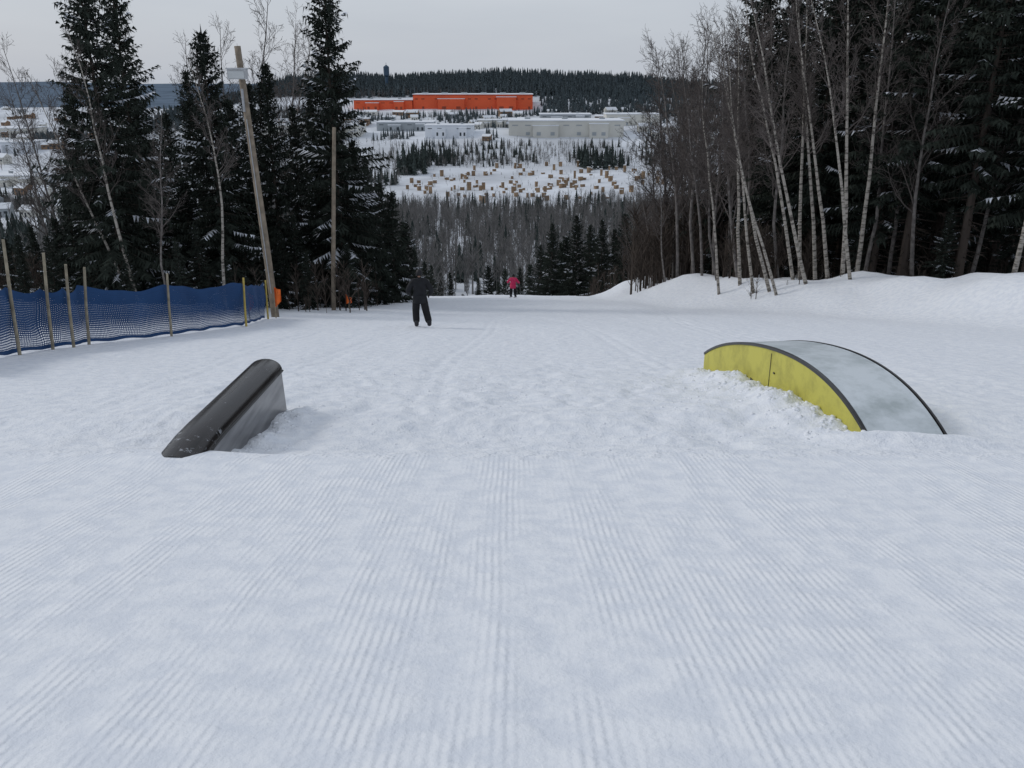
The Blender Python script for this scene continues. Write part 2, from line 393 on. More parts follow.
# right spruces
for u,y,h in [(768,50,15),(802,47,17),(832,51,18.5),(866,45,18),(896,43,17),(925,48,19),(952,41,17.5),(985,44,19),(1018,39,17),(1055,43,18),(1085,37,17),(1120,42,18),(815,55,19),(880,52,19),(940,52,19),(1000,50,19)]:
    put('spruce_tree',rc(SPL),xat(u,y),y,h,fat=1.15)
for u in range(742,1180,20):
    y=random.uniform(57,68); put('spruce_tree',rc(SP),xat(u+random.uniform(-6,6),y),y,random.uniform(20,24)*y/62,fat=1.05)
for u,y,h in [(648,88,8),(662,80,8.5),(678,86,10),(690,74,9),(705,80,11),(722,70,10.5),(738,76,13),(752,66,13.5),(715,60,6),(744,56,7),(668,70,5.5),(780,48,5),(850,45,4.5),(935,41,4),(880,46,6),(1000,42,5),(820,48,5),(965,44,5),(910,47,5.5),(1040,42,5)]:
    put('spruce_tree',rc(SP[:2]+SPS),xat(u,y),y,h)
for u,y,h in [(530,118,9),(540,112,11),(552,104,12.5),(566,108,11.5),(575,98,12.5),(588,102,12),(600,94,11),(612,98,10.5),(622,90,10),(636,92,10),(560,128,13),(593,120,13),(650,100,11),(630,110,11),(545,140,12),(605,130,12),
              (505,160,10),(488,180,10),(478,150,8),(463,135,5),(450,170,9),(498,140,7),(520,150,10),(425,150,11),(416,110,10),(400,95,9),(390,84,8),(432,140,10),(440,190,10)]:
    put('spruce_tree',rc(SP[:2]+SPS),xat(u,y),y,h)
# right birches / bare trees
for u,y,h,l,b in [(738,44,13,-7,1),(752,42,12.5,-15,1),(768,41,12.5,-19,1),(790,42,13.5,-13,1),(803,40,13.5,-17,1),(812,43,14,-9,1),(838,41,14.5,-5,1),
                  (852,42,15,-1,1),(846,39,13,-11,1),(1006,36,14,2,1),(908,41,13,-4,0),(735,47,13,-12,0),(700,52,13.5,-6,0),(712,56,15,-2,0),(690,60,15,-5,0),
                  (672,62,14,-4,0),(727,58,16,0,0),(742,53,15.5,-3,0),(655,68,13,-6,0),(765,55,16,-2,0),(640,76,10,-4,0),(785,50,15,3,0),
                  (628,84,8,-2,0),(715,48,12,-14,0),(664,56,9,-10,0),(775,40,11.5,-21,1),(797,43,14,-6,1),(824,42,13.5,-12,1),
                  (680,66,17,-5,0),(698,64,18,-4,0),(708,68,18,-3,0),(720,64,18,-2,0),(735,66,19,-2,0),(750,60,18,1,0),(685,72,19,-3,0),(668,74,18,-4,0),(650,80,14,0,0),
                  (636,88,10,-3,0),(700,76,18,0,0),(730,74,20,0,0),(642,70,8,-6,0),(656,62,8,-6,0),(775,46,14,-10,0),(860,44,15,4,0),(965,41,13,1,0),
                  (662,66,17,-5,0),(676,58,15.5,-6,0),(692,56,16,-8,0),(884,44,14,-2,0),(718,44,11,-6,1)]:
    put('birch_tree' if b else 'bare_deciduous_tree',rc(BI) if b else rc(BG),xat(u,y),y,h,lean=l)

# distant forest as one merged mesh
def tmpl_conifer(seed):
    r=random.Random(seed); v=[];f=[]
    for t in range(7):
        z=.06+.13*t; rad=.19*(1-t/7.6)
        for k in range(6):
            a=k*1.047+t*.5+r.uniform(-.2,.2); rr=rad*r.uniform(.7,1.2); n=len(v)
            v+=[(0,0,z+.19),(math.cos(a-.5)*rr*.8,math.sin(a-.5)*rr*.8,z),(math.cos(a+.5)*rr,math.sin(a+.5)*rr,z-.03)]
            f.append((n,n+1,n+2))
    return np.array(v),np.array(f)
def tmpl_bare(seed,n=34,w=.012):
    r=random.Random(seed); v=[];f=[]
    def blade(p,q,w):
        a=r.uniform(0,3.14); dx,dy=math.cos(a)*w,math.sin(a)*w; k=len(v)
        v.extend([(p[0]-dx,p[1]-dy,p[2]),(p[0]+dx,p[1]+dy,p[2]),q]); f.append((k,k+1,k+2))
    blade((0,0,0),(.01,0,1),w*1.3); blade((0,0,0),(.0,.01,.95),w*1.3)
    for i in range(n):
        z=r.uniform(.2,.85); a=r.uniform(0,6.28); L=.34*(1.1-z)*r.uniform(.5,1.2)+.05
        p=(0,0,z); q=(math.cos(a)*L*.6,math.sin(a)*L*.6,z+L)
        blade(p,q,w*.6)
        for _ in range(1):
            s=r.uniform(.3,.8); pp=tuple(p[i]+(q[i]-p[i])*s for i in range(3)); b=a+r.uniform(-1,1)
            blade(pp,(pp[0]+math.cos(b)*L*.35,pp[1]+math.sin(b)*L*.35,pp[2]+L*.35),w*.45)
    return np.array(v),np.array(f)
parts=[]
def scatter(tm,pts,hs,fats,mi):
    v,f=tm; n=len(pts)
    if n==0: return
    a=np.random.rand(n)*6.28; c,s=np.cos(a)[:,None],np.sin(a)[:,None]
    w=(hs*fats)[:,None]
    X=(v[None,:,0]*c-v[None,:,1]*s)*w+pts[:,0:1]; Y=(v[None,:,0]*s+v[None,:,1]*c)*w+pts[:,1:2]
    Z=v[None,:,2]*hs[:,None]+H(pts[:,0],pts[:,1])[:,None]-.2
    parts.append((np.stack([X,Y,Z],2).reshape(-1,3),(f[None]+(np.arange(n)*len(v))[:,None,None]).reshape(-1,3),mi))
CT=[tmpl_conifer(i) for i in range(4)]; BT=[tmpl_bare(i+20,26) for i in range(5)]
def region(n,x0,x1,y0,y1,h0,h1,kind,mi,fat=(.8,1.3),test=None):
    x=np.random.uniform(x0,x1,n); y=np.random.uniform(y0,y1,n); k=np.ones(n,bool)
    if test: k=test(x,y)
    x,y=x[k],y[k]; P=np.stack([x,y],1); T=CT if kind=='c' else BT
    idx=np.random.randint(0,len(T),len(x))
    for t in range(len(T)):
        q=P[idx==t]; m=len(q); scatter(T[t],q,np.random.uniform(h0,h1,m),np.random.uniform(fat[0],fat[1],m),mi)
BLD=[(-265,40,1395,1540),(-10,150,1060,1170),(-115,-40,1075,1140),(120,215,1180,1260),(-190,-95,1150,1260),(30,120,1230,1330),(-330,-180,1085,1180)]
def clear_b(x,y):
    k=np.ones(len(x),bool)
    for a,b,c,d in BLD: k&=~((x>a-8)&(x<b+8)&(y>c-22)&(y<d+5))
    return k
cut=lambda x,y: ~((np.abs(x+8)<6)&(y<215))
region(5600,-170,210,165,600,9,16,'b',1,test=lambda x,y:cut(x,y)&(np.abs(x)<.42*y+25)&(vnoise(x/35,y/35,3)>-.42))
region(1300,-170,210,165,600,7,14,'c',0,test=lambda x,y:cut(x,y)&(vnoise(x/40,y/40,8)>.0))
region(500,40,230,110,330,8,14,'c',0); region(700,35,230,110,330,8,14,'b',1)
region(500,-230,-40,110,330,8,14,'c',0); region(500,-230,-35,110,330,8,14,'b',1)
region(1800,-420,420,590,668,9,15,'b',1); region(420,-420,420,590,668,8,14,'c',0,test=lambda x,y:vnoise(x/50,y/50,2)>.0)
region(1300,-430,-105,655,1000,8,14,'b',1,test=lambda x,y:vnoise(x/60,y/60,5)>-.25)
region(420,-430,-105,655,1000,9,15,'c',0,test=lambda x,y:vnoise(x/60,y/60,15)>.0)
region(1500,150,520,655,1000,8,14,'b',1,test=lambda x,y:vnoise(x/60,y/60,6)>-.25)
region(450,140,520,655,1000,9,15,'c',0,test=lambda x,y:vnoise(x/60,y/60,16)>.0)
region(900,-140,190,930,1050,7,13,'b',1); region(300,-120,200,935,1050,8,13,'c',0,test=lambda x,y:vnoise(x/40,y/30,16)>-.05)
region(26,-118,-88,885,960,18,28,'c',0); region(40,-100,-55,950,1010,10,18,'c',0); region(36,68,118,910,985,14,24,'c',0)
region(190,-95,150,700,930,2,6,'b',1)
# town hillside
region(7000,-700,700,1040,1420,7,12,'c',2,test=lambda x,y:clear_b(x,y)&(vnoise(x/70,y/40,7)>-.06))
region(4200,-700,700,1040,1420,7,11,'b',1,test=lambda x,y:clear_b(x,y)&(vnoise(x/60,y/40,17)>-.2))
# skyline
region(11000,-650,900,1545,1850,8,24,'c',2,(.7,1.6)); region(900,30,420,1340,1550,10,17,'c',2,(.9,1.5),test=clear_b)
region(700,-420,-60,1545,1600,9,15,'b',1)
# left and right far valley
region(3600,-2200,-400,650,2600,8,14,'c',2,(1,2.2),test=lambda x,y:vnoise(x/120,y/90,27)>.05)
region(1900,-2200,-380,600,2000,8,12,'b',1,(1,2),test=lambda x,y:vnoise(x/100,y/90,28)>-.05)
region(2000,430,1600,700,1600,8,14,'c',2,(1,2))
Vs=[];Fs=[];Ms=[];off=0
for v,f,mi in parts:
    Vs.append(v);Fs.append(f+off);Ms.append(np.full(len(f),mi));off+=len(v)
np_mesh('distant_forest',np.concatenate(Vs),np.concatenate(Fs),[M_dfor_con,M_dfor_bare,M_dfor_skl],np.concatenate(Ms))
# undergrowth along the woods edge
parts=[]
UT=[tmpl_bare(i+50,30,.011) for i in range(4)]
def under(n,us,ys,h0,h1):
    y=np.random.uniform(*ys,n); u=np.random.uniform(*us,n); x=(u-512)/850*(1.0156*y+.573)
    P=np.stack([x,y],1); idx=np.random.randint(0,4,n)
    for t in range(4):
        q=P[idx==t]; scatter(UT[t],q,np.random.uniform(h0,h1,len(q)),np.random.uniform(.8,1.5,len(q)),0)
under(900,(720,1150),(45,64),.8,4.0); under(500,(630,770),(58,92),2,7); under(420,(-60,380),(38,62),.8,3.2); under(90,(590,680),(80,100),2,5)
under(70,(740,1100),(40,46),.4,1.6)
Vs=[];Fs=[];off=0
for v,f,mi in parts: Vs.append(v);Fs.append(f+off);off+=len(v)
np_mesh('undergrowth',np.concatenate(Vs),np.concatenate(Fs),[M_brush])

# ------------------------------------------------------------------ distant town
M_or=simple('orange_cladding_mat',(.74,.12,.045),.7,.08,.05)
M_or2=simple('orange_trim_mat',(.46,.07,.03),.7,.08,.05)
M_whitewall=simple('pale_cladding_mat',(.64,.63,.58),.8,.08,.05)
M_greywall=simple('grey_cladding_mat',(.36,.39,.41),.8,.08,.05)
M_roofsnow=simple('snowy_roof_mat',(.76,.79,.83),.9,.04,.05)
M_win=simple('dark_window_mat',(.05,.06,.07),.3,.1,.1)
M_brown=simple('brown_house_mat',(.26,.17,.11),.9,.2,.1)
def factory(name,x0,x1,y,depth,hgt,wall,rz=0,bays=12,stripe=None,win=None):
    cx=(x0+x1)/2; W=x1-x0
    zb=min(hz(x,yy) for x in(x0,cx,x1) for yy in(y,y+depth*.5)); zt=max(hz(x,y) for x in (x0,cx,x1))+hgt
    e=empty(name,(cx,y+depth/2,zb-1),rz); hh=zt-zb+1
    a=MB(); a.box((0,0,hh/2),(W,depth,hh),0)
    a.box((-W*.18,-depth/2-3,hh*.36),(W*.22,6,hh*.72),0); a.box((W*.28,-depth/2-4,hh*.42),(W*.16,8,hh*.84),0)
    a.obj('walls',[wall],parent=e)
    a=MB(); a.box((0,0,hh+.5),(W+2,depth+2,1.0),0)
    a.box((-W*.18,-depth/2-3.2,hh*.72+.4),(W*.23,6.2,.8),0); a.box((W*.28,-depth/2-4.2,hh*.84+.4),(W*.17,8.2,.8),0)
    for k in range(max(2,bays//3)): a.box((-W/2+W*(k+.5)/max(2,bays//3),depth*.1,hh+1.9),(W*.05,depth*.12,1.8),1)
    a.obj('roof',[M_roofsnow,M_greywall],parent=e)
    a=MB()
    for k in range(bays):
        xx=-W/2+W*(k+.5)/bays
        if k%4!=2: a.box((xx,-depth/2-.12,hh-hgt*.3),(W/bays*.45,.25,hgt*.07),0)
        if k%4==1: a.box((xx,-depth/2-.14,hh-hgt+2.0),(W/bays*.3,.3,3.6),0)
    for fx in (-.24,-.12,.24,.32):
        yy2=-6.15 if fx<0 else -8.15
        a.box((W*fx,-depth/2+yy2,hh-hgt+2.2),(W*.035,.25,4.0),0)
    a.obj('windows_and_doors',[win or M_win],parent=e)
    if stripe:
        a=MB(); a.box((0,-depth/2-.1,hh*.95),(W,.2,hh*.04),0); a.obj('trim',[stripe],parent=e)
    return e
M_owin=simple('dark_orange_window_mat',(.30,.06,.03),.6,.1,.1)  # darker orange for the factory's windows and doors
factory('orange_factory',-158,33,1430,70,22,M_or,bays=18,stripe=M_or2,win=M_owin)
factory('orange_factory_annex',-252,-159,1425,50,14,M_or,bays=7,stripe=M_or2,win=M_owin)
factory('white_warehouse',-4,138,1095,60,17,M_whitewall,bays=9,win=M_greywall)
factory('white_warehouse',-108,-48,1100,35,12,M_roofsnow,bays=5)
factory('grey_warehouse',128,200,1205,40,14,M_whitewall,bays=5,win=M_greywall)
factory('grey_warehouse',-180,-105,1180,40,10,M_greywall,bays=6)
factory('grey_warehouse',40,112,1260,40,10,M_greywall,bays=6)
factory('white_warehouse',-320,-190,1110,45,12,M_whitewall,bays=8)
factory('white_warehouse',-45,-8,1180,30,9,M_whitewall,bays=4)
factory('brick_workshop',-235,-200,1230,25,9,M_brown,bays=4)
factory('white_warehouse',-760,-680,1250,45,12,M_whitewall,bays=8)
factory('grey_warehouse',-880,-800,1450,50,12,M_greywall,bays=8)
factory('white_warehouse',-610,-560,1020,40,11,M_roofsnow,bays=7)
factory('white_warehouse',-470,-425,780,30,9,M_whitewall,bays=5)
def house(x,y,w,d,h,wall,rz):
    a=MB(); a.box((0,0,h/2),(w,d,h),0)
    n=len(a.v); rh=h*.55; o=.5
    a.v+=[(-w/2-o,-d/2-o,h),(w/2+o,-d/2-o,h),(w/2+o,d/2+o,h),(-w/2-o,d/2+o,h),(-w/2-o,0,h+rh),(w/2+o,0,h+rh)]
    for q in [(0,1,5,4),(2,3,4,5)]: a.f.append([n+i for i in q]); a.m.append(1)
    for q in [(0,4,3),(1,2,5)]: a.f.append([n+i for i in q]); a.m.append(0)
    for k in (-.28,.28): a.box((w*k,-d/2-.05,h*.6),(w*.18,.15,h*.25),2)
    a.box((0,-d/2-.05,h*.35),(w*.13,.16,h*.65),2); a.box((w*.3,d*.1,h+rh*.8),(.8,.8,1.6),0)
    ob=a.obj('house',[wall,M_roofsnow,M_win]); ob.location=(x,y,hz(x,y)-.3); ob.rotation_euler=(0,0,rz)
rw=random.Random(5)
for i in range(170):
    if i<110: y=rw.uniform(560,1900); x=y*rw.uniform(-.68,-.46)-10
    else: x=rw.uniform(-330,330); y=rw.uniform(1050,1400)
    if not clear_b(np.array([x]),np.array([y]))[0]: continue
    house(x,y,rw.uniform(9,20),rw.uniform(8,11),rw.uniform(4.5,8),rw.choice([M_whitewall,M_greywall,M_brown,M_brown,M_whitewall]),rw.uniform(-.5,.5))
# lumber stacks on the snowfield
M_lumber=simple('lumber_mat',(.27,.19,.12),.9,.4,.2)
a=MB()
for i in range(210):
    x=rw.uniform(-105,150); y=690+ (rw.randint(0,9)*27)+rw.uniform(-6,6)
    if ((x-25)/122)**2+((y-805)/135)**2>1: continue
    w=rw.uniform(1.4,3.8); h=rw.uniform(3.0,7.5)*rw.choice([.4,.7,1]); z=hz(x,y); rt=Matrix.Rotation(rw.uniform(-.7,.7),3,'Z')
    a.box((x,y,z+h/2),(w,2.5,h),0,rt)
    a.box((x,y,z+h*.33),(w+.12,2.62,h*.07),2,rt); a.box((x,y,z+h*.66),(w+.12,2.62,h*.07),2,rt)
    a.box((x,y,z+h+.2),(w*1.02,2.6,.4),1,rt)
a.obj('lumber_stacks',[M_lumber,M_roofsnow,M_brown])
tx,ty=-222,1600; tz=hz(tx,ty)
a=MB(); a.tube([(tx,ty,tz),(tx,ty,tz+34)],[3,3],12); a.tube([(tx,ty,tz+26),(tx,ty,tz+29),(tx,ty,tz+43),(tx,ty,tz+46)],[3,5,5,1],14)
a.tube([(tx,ty,tz+46),(tx,ty,tz+50)],[.4,.3],6)
a.obj('water_tower',[simple('tower_mat',(.05,.09,.14),.6,.1,.1)])

# ------------------------------------------------------------------ fence, poles
posts=[]
for u,y,hh,yel in [(-60,13.6,2.3,0),(19,17.2,2.45,0),(52,18.4,2.2,0),(73,18.9,1.95,0),(88,19.8,1.9,0),(171,22.5,1.75,0),(246,26.6,1.6,1),(268,31.5,1.5,1)]:
    posts.append((xat(u,y),y,hh,yel))
fe=empty('safety_fence')
for i,(x,y,hh,yel) in enumerate(posts):
    z=hz(x,y); a=MB(); l=[.2,.14,.20,.16,.22,.12,.08,.04][i]
    a.tube([(x,y,z-.3),(x+l*.5,y,z+hh*.5),(x+l,y+.02,z+hh)],[.038,.035,.030],8)
    a.obj('stake_%d'%(i+1),[M_stakey if yel else M_stake],parent=fe)
def net_mat():
    m,nt,b=new_mat('blue_net_mat')
    uv=N(nt,'ShaderNodeUVMap'); sx=N(nt,'ShaderNodeSeparateXYZ'); nt.links.new(uv.outputs[0],sx.inputs[0])
    u=mathn(nt,'FRACT',mathn(nt,'MULTIPLY',sx.outputs[0],22)); v=mathn(nt,'FRACT',mathn(nt,'MULTIPLY',sx.outputs[1],22))
    w=N(nt,'ShaderNodeMapRange'); w.inputs[1].default_value=.20; w.inputs[2].default_value=.55; w.inputs[3].default_value=.40; w.inputs[4].default_value=.80
    nt.links.new(sx.outputs[1],w.inputs[0])
    a=mathn(nt,'LESS_THAN',u,w.outputs[0]); c=mathn(nt,'LESS_THAN',v,w.outputs[0]); al=mathn(nt,'MAXIMUM',a,c)
    top=mathn(nt,'GREATER_THAN',sx.outputs[1],1.1); al=mathn(nt,'MAXIMUM',al,top)
    bot=mathn(nt,'LESS_THAN',sx.outputs[1],.08); al=mathn(nt,'MAXIMUM',al,bot)
    nt.links.new(al,b.inputs['Alpha'])
    no=N(nt,'ShaderNodeTexNoise'); no.inputs['Scale'].default_value=1.5; nt.links.new(uv.outputs[0],no.inputs['Vector'])
    mix=N(nt,'ShaderNodeMix'); mix.data_type='RGBA'; mix.inputs[6].default_value=(.014,.045,.125,1); mix.inputs[7].default_value=(.028,.080,.20,1)
    nt.links.new(no.outputs['Fac'],mix.inputs[0]); nt.links.new(mix.outputs[2],b.inputs['Base Color'])
    b.inputs['Roughness'].default_value=.8; b.inputs['Specular IOR Level'].default_value=.2
    return m
M_net=net_mat()
vv=[];ff=[];uvs=[];nr=9
run=0
for i in range(len(posts)-1):
    x0,y0,_,_=posts[i]; x1,y1,_,_=posts[i+1]; L=math.hypot(x1-x0,y1-y0); ns=max(6,int(L*5))
    for k in range(ns+(1 if i==len(posts)-2 else 0)):
        t=k/ns; x=x0+(x1-x0)*t; y=y0+(y1-y0)*t; z=hz(x,y); run+=0 if not uvs else L/ns
        sag=.12*4*t*(1-t); hn=1.40-sag+.03*math.sin(run*2.1)
        for r in range(nr):
            s=r/(nr-1); bulge=.05*math.sin(run*3.1+s*4)+.03*math.sin(run*7+s*9)
            vv.append((x-.13+.12*s+bulge*(.3+math.sin(math.pi*s)),y,z+.04+s*hn+ .02*math.sin(run*5+s*7))); uvs.append((run,s*1.2))
nc=len(vv)//nr
for c in range(nc-1):
    for r in range(nr-1): ff.append([c*nr+r,(c+1)*nr+r,(c+1)*nr+r+1,c*nr+r+1])
mesh_obj('netting',vv,ff,[M_net],smooth=True,parent=fe,uvs=uvs)

def tilted_pole(name,u,y,h,lx,r0,r1,lamp):
    x=xat(u,y); z=hz(x,y); e=empty(name,(x,y,z))
    a=MB(); a.tube([(0,0,-.6),(lx*.25,0,h*.25),(lx*.55,0,h*.55),(lx,0,h)],[r0,r0*.95,(r0+r1)/2,r1],12); a.obj('pole',[M_wood],True,e)
    if lamp:
        zt=h*.905; xt=lx*.9
        a=MB(); a.box((xt+.0,-.24,zt),(.16,.34,.12),1); a.box((xt+.02,-.52,zt),(.66,.30,.34),0); a.box((xt+.02,-.69,zt-.02),(.56,.05,.24),2)
        a.box((xt+.02,-.52,zt+.19),(.72,.36,.05),0)
        a.obj('floodlight',[M_lampwhite,M_metal,simple('lamp_glass_mat',(.5,.52,.52),.2,.05,5)],parent=e)
        a=MB(); a.tube([(xt*.98,-.14,zt-.5),(xt*.98,-.14,zt-1.3)],[.05,.05],8,0); a.tube([(lx*.75,-.15,h*.75),(lx*.4,-.17,h*.4),(lx*.1,-.18,h*.1)],[.02,.02,.02],6,0)
        a.obj('conduit',[M_metal],parent=e)
    return e
tilted_pole('utility_pole',276,33,10.1,-.45,.16,.115,True)
tilted_pole('wooden_post',333,40,8.5,.65,.11,.08,False)
def marker(u,y,h,w):
    x=xat(u,y); z=hz(x,y); e=empty('orange_marker_flag',(x,y,z))
    a=MB(); a.tube([(0,0,-.2),(.02,0,h)],[.022,.018],6); a.obj('stick',[M_stake],parent=e)
    v=[];f=[]
    for i in range(7):
        for j in range(4):
            v.append((w*i/6,.05*math.sin(i*1.3+j*.4),h-.02-j*h*(.22-.10*i/6)-.10*i/6))
    for i in range(6):
        for j in range(3): f.append([i*4+j,(i+1)*4+j,(i+1)*4+j+1,i*4+j+1])
    mesh_obj('flag',v,f,[M_orange],parent=e)
marker(276,31.8,1.25,.26); marker(250,30.0,1.1,.2); marker(346,40.5,.8,.20); marker(349,42,.7,.16)

# ------------------------------------------------------------------ tube rail
def tube_side_mat():
    m,nt,b=new_mat('tube_side_mat'); tc=N(nt,'ShaderNodeTexCoord')
    mp=N(nt,'ShaderNodeMapping'); mp.inputs['Scale'].default_value=(3,.6,5); nt.links.new(tc.outputs['Object'],mp.inputs[0])
    no=N(nt,'ShaderNodeTexNoise'); no.inputs['Scale'].default_value=2.5; no.inputs['Detail'].default_value=6; nt.links.new(mp.outputs[0],no.inputs['Vector'])
    cr=N(nt,'ShaderNodeValToRGB'); e=cr.color_ramp.elements; e[0].position=.3; e[0].color=(.11,.11,.115,1); e[1].position=.75; e[1].color=(.27,.27,.275,1)
    nt.links.new(no.outputs['Fac'],cr.inputs[0]); nt.links.new(cr.outputs[0],b.inputs['Base Color'])
    b.inputs['Roughness'].default_value=.3; b.inputs['Metallic'].default_value=.35
    return m
def tube_top_mat():
    m,nt,b=new_mat('tube_top_mat'); tc=N(nt,'ShaderNodeTexCoord')
    mp=N(nt,'ShaderNodeMapping'); mp.inputs['Scale'].default_value=(14,.5,2); nt.links.new(tc.outputs['Object'],mp.inputs[0])
    no=N(nt,'ShaderNodeTexNoise'); no.inputs['Scale'].default_value=2; no.inputs['Detail'].default_value=6; nt.links.new(mp.outputs[0],no.inputs['Vector'])
    n2=N(nt,'ShaderNodeTexNoise'); n2.inputs['Scale'].default_value=9; n2.inputs['Detail'].default_value=7; n2.inputs['Roughness'].default_value=.7; nt.links.new(tc.outputs['Object'],n2.inputs['Vector'])
    cr=N(nt,'ShaderNodeValToRGB'); e=cr.color_ramp.elements; e[0].position=.3; e[0].color=(.008,.007,.007,1); e[1].position=.8; e[1].color=(.030,.025,.023,1)
    nt.links.new(no.outputs['Fac'],cr.inputs[0])
    sx=N(nt,'ShaderNodeSeparateXYZ'); nt.links.new(tc.outputs['Object'],sx.inputs[0])
    g=N(nt,'ShaderNodeMapRange'); g.inputs[1].default_value=7.1; g.inputs[2].default_value=8.0; g.inputs[3].default_value=.04; g.inputs[4].default_value=-.06
    nt.links.new(sx.outputs[1],g.inputs[0])
    fr=N(nt,'ShaderNodeMapRange'); fr.inputs[1].default_value=.60; fr.inputs[2].default_value=.66
    nt.links.new(mathn(nt,'ADD',n2.outputs['Fac'],g.outputs[0]),fr.inputs[0])
    mix=N(nt,'ShaderNodeMix'); mix.data_type='RGBA'; mix.inputs[7].default_value=(.6,.63,.68,1)
    nt.links.new(mathn(nt,'MULTIPLY',fr.outputs[0],.5),mix.inputs[0]); nt.links.new(cr.outputs[0],mix.inputs[6]); nt.links.new(mix.outputs[2],b.inputs['Base Color'])
    r=N(nt,'ShaderNodeMapRange'); r.inputs[3].default_value=.14; r.inputs[4].default_value=.36; nt.links.new(no.outputs['Fac'],r.inputs[0]); nt.links.new(r.outputs[0],b.inputs['Roughness'])
    b.inputs['Specular IOR Level'].default_value=.35
    return m
e=empty('tube_rail_feature')
M_tt=tube_top_mat(); M_ts=tube_side_mat()
def tz_at(y): return -1.50-.062*(y-7.18) - .10*max(0,(7.45-y))**1.3
def tx_at(y): return -2.975-.02*(y-7.2)
hw=.205; cap=.15
ys=[6.75,6.9,7.1,7.3,7.6,8,8.5,9,9.5,9.9,9.95]
v=[];f=[];na=15
for j,y in enumerate(ys):
    sc=1 if j<len(ys)-1 else .93
    for i in range(na):
        a=math.pi*i/(na-1); v.append((tx_at(y)-math.cos(a)*hw*sc,y,tz_at(y)+math.sin(a)*cap*sc))
for j in range(len(ys)-1):
    for i in range(na-1): f.append([j*na+i,j*na+i+1,(j+1)*na+i+1,(j+1)*na+i])
f.append([(len(ys)-1)*na+i for i in range(na)])
ob=mesh_obj('round_top',v,f,[M_tt],smooth=False,parent=e)
for p in ob.data.polygons: p.use_smooth = len(p.vertices)==4
for sgn,nm in((1,'side_panel'),(-1,'side_panel')):
    v=[];f=[]
    for y in ys[:-1]:
        x=tx_at(y)+sgn*(hw-.012); v+=[(x,y,tz_at(y)-.002),(x+sgn*.03,y,-2.45),(x-sgn*.02,y,-2.45),(x-sgn*.02,y,tz_at(y)-.002)]
    n=len(ys)-1
    for j in range(n-1):
        for k2 in range(4): f.append([j*4+k2,(j+1)*4+k2,(j+1)*4+(k2+1)%4,j*4+(k2+1)%4])
    f.append([(n-1)*4+k2 for k2 in range(4)])
    mesh_obj(nm,v,f,[M_ts],parent=e)
a=MB(); a.box((tx_at(9.86),9.86,-2.09),(hw*2-.06,.03,.80),0); a.obj('end_plate',[M_black],parent=e)
a=MB(); a.tube([(tx_at(y)+hw+.004,y,tz_at(y)) for y in ys[:-1]],[.012]*(len(ys)-1),6); a.tube([(tx_at(y)-hw-.004,y,tz_at(y)) for y in ys[:-1]],[.012]*(len(ys)-1),6); a.obj('edge_bead',[M_black],True,e)

# ------------------------------------------------------------------ arched box
def boxtop_mat():
    m,nt,b=new_mat('box_top_mat'); tc=N(nt,'ShaderNodeTexCoord')
    n2=N(nt,'ShaderNodeTexNoise'); n2.inputs['Scale'].default_value=2.2; n2.inputs['Detail'].default_value=8; n2.inputs['Roughness'].default_value=.65; nt.links.new(tc.outputs['Object'],n2.inputs['Vector'])
    cr=N(nt,'ShaderNodeValToRGB'); e=cr.color_ramp.elements; e[0].position=.34; e[0].color=(.38,.43,.44,1); e[1].position=.58; e[1].color=(.60,.65,.68,1)
    nt.links.new(n2.outputs['Fac'],cr.inputs[0]); nt.links.new(cr.outputs[0],b.inputs['Base Color']); b.inputs['Roughness'].default_value=.4
    return m
e=empty('arched_box_feature')
Pz=[(8.25,-2.02),(8.6,-1.885),(9.0,-1.745),(9.5,-1.635),(10.0,-1.625),(10.5,-1.675),(11.2,-1.775),(12,-1.94),(12.8,-2.19),(13.4,-2.44),(13.9,-2.70)]
yy=np.linspace(8.25,13.9,40); zc=np.interp(yy,[p[0] for p in Pz],[p[1] for p in Pz])
zc=np.polyval(np.polyfit(yy,zc,4),yy)
W=.89
def cen(y,s):
    x=3.3+(13.9-y)*.1; return (x+s*.995,y+s*.1)
def strip(name,s0,s1,zo,mat,th=.03):
    v=[];f=[]
    for y,z in zip(yy,zc):
        for s,dz in((s0,0),(s1,0),(s1,-th),(s0,-th)):
            x,y2=cen(y,s); v.append((x,y2,z+zo+dz))
    n=len(yy)
    for j in range(n-1):
        for k2 in range(4): f.append([j*4+k2,j*4+(k2+1)%4,(j+1)*4+(k2+1)%4,(j+1)*4+k2])
    f.append([0,1,2,3]); f.append([(n-1)*4+k2 for k2 in (3,2,1,0)])
    return mesh_obj(name,v,f,[mat],parent=e)
strip('slide_surface',.032,W-.032,0,boxtop_mat())
strip('edge_trim',-.012,.026,.006,M_black,.04); strip('edge_trim',W-.014,W+.012,.006,M_black,.04)
for s,nm in((.012,'yellow_side'),(W-.012,'yellow_side')):
    v=[];f=[]
    for y,z in zip(yy,zc):
        for dz in (0,1):
            for ds in(-.009,.009):
                x,y2=cen(y,s+ds); v.append((x,y2,(z-.036) if dz==0 else -3.4))
    n=len(yy)
    for j in range(n-1):
        f.append([j*4,(j+1)*4,(j+1)*4+2,j*4+2]); f.append([j*4+1,j*4+3,(j+1)*4+3,(j+1)*4+1])
    f.append([0,2,3,1]); m4=(n-1)*4; f.append([m4,m4+1,m4+3,m4+2])
    mesh_obj(nm,v,f,[M_yellow],parent=e)
v=[]
for s in(.02,W-.02):
    for z in(-2.76,-3.4):
        x,y2=cen(13.88,s); v.append((x,y2,z))
mesh_obj('end_panel',v,[[0,1,3,2]],[M_yellow],parent=e)
a=MB()
x,y2=cen(11.15,0); a.box((x-.004,y2,-2.12),(.006,.007,.55),0)
x,y2=cen(11.0,0); a.box((x-.008,y2,-2.08),(.014,.04,.02),0)
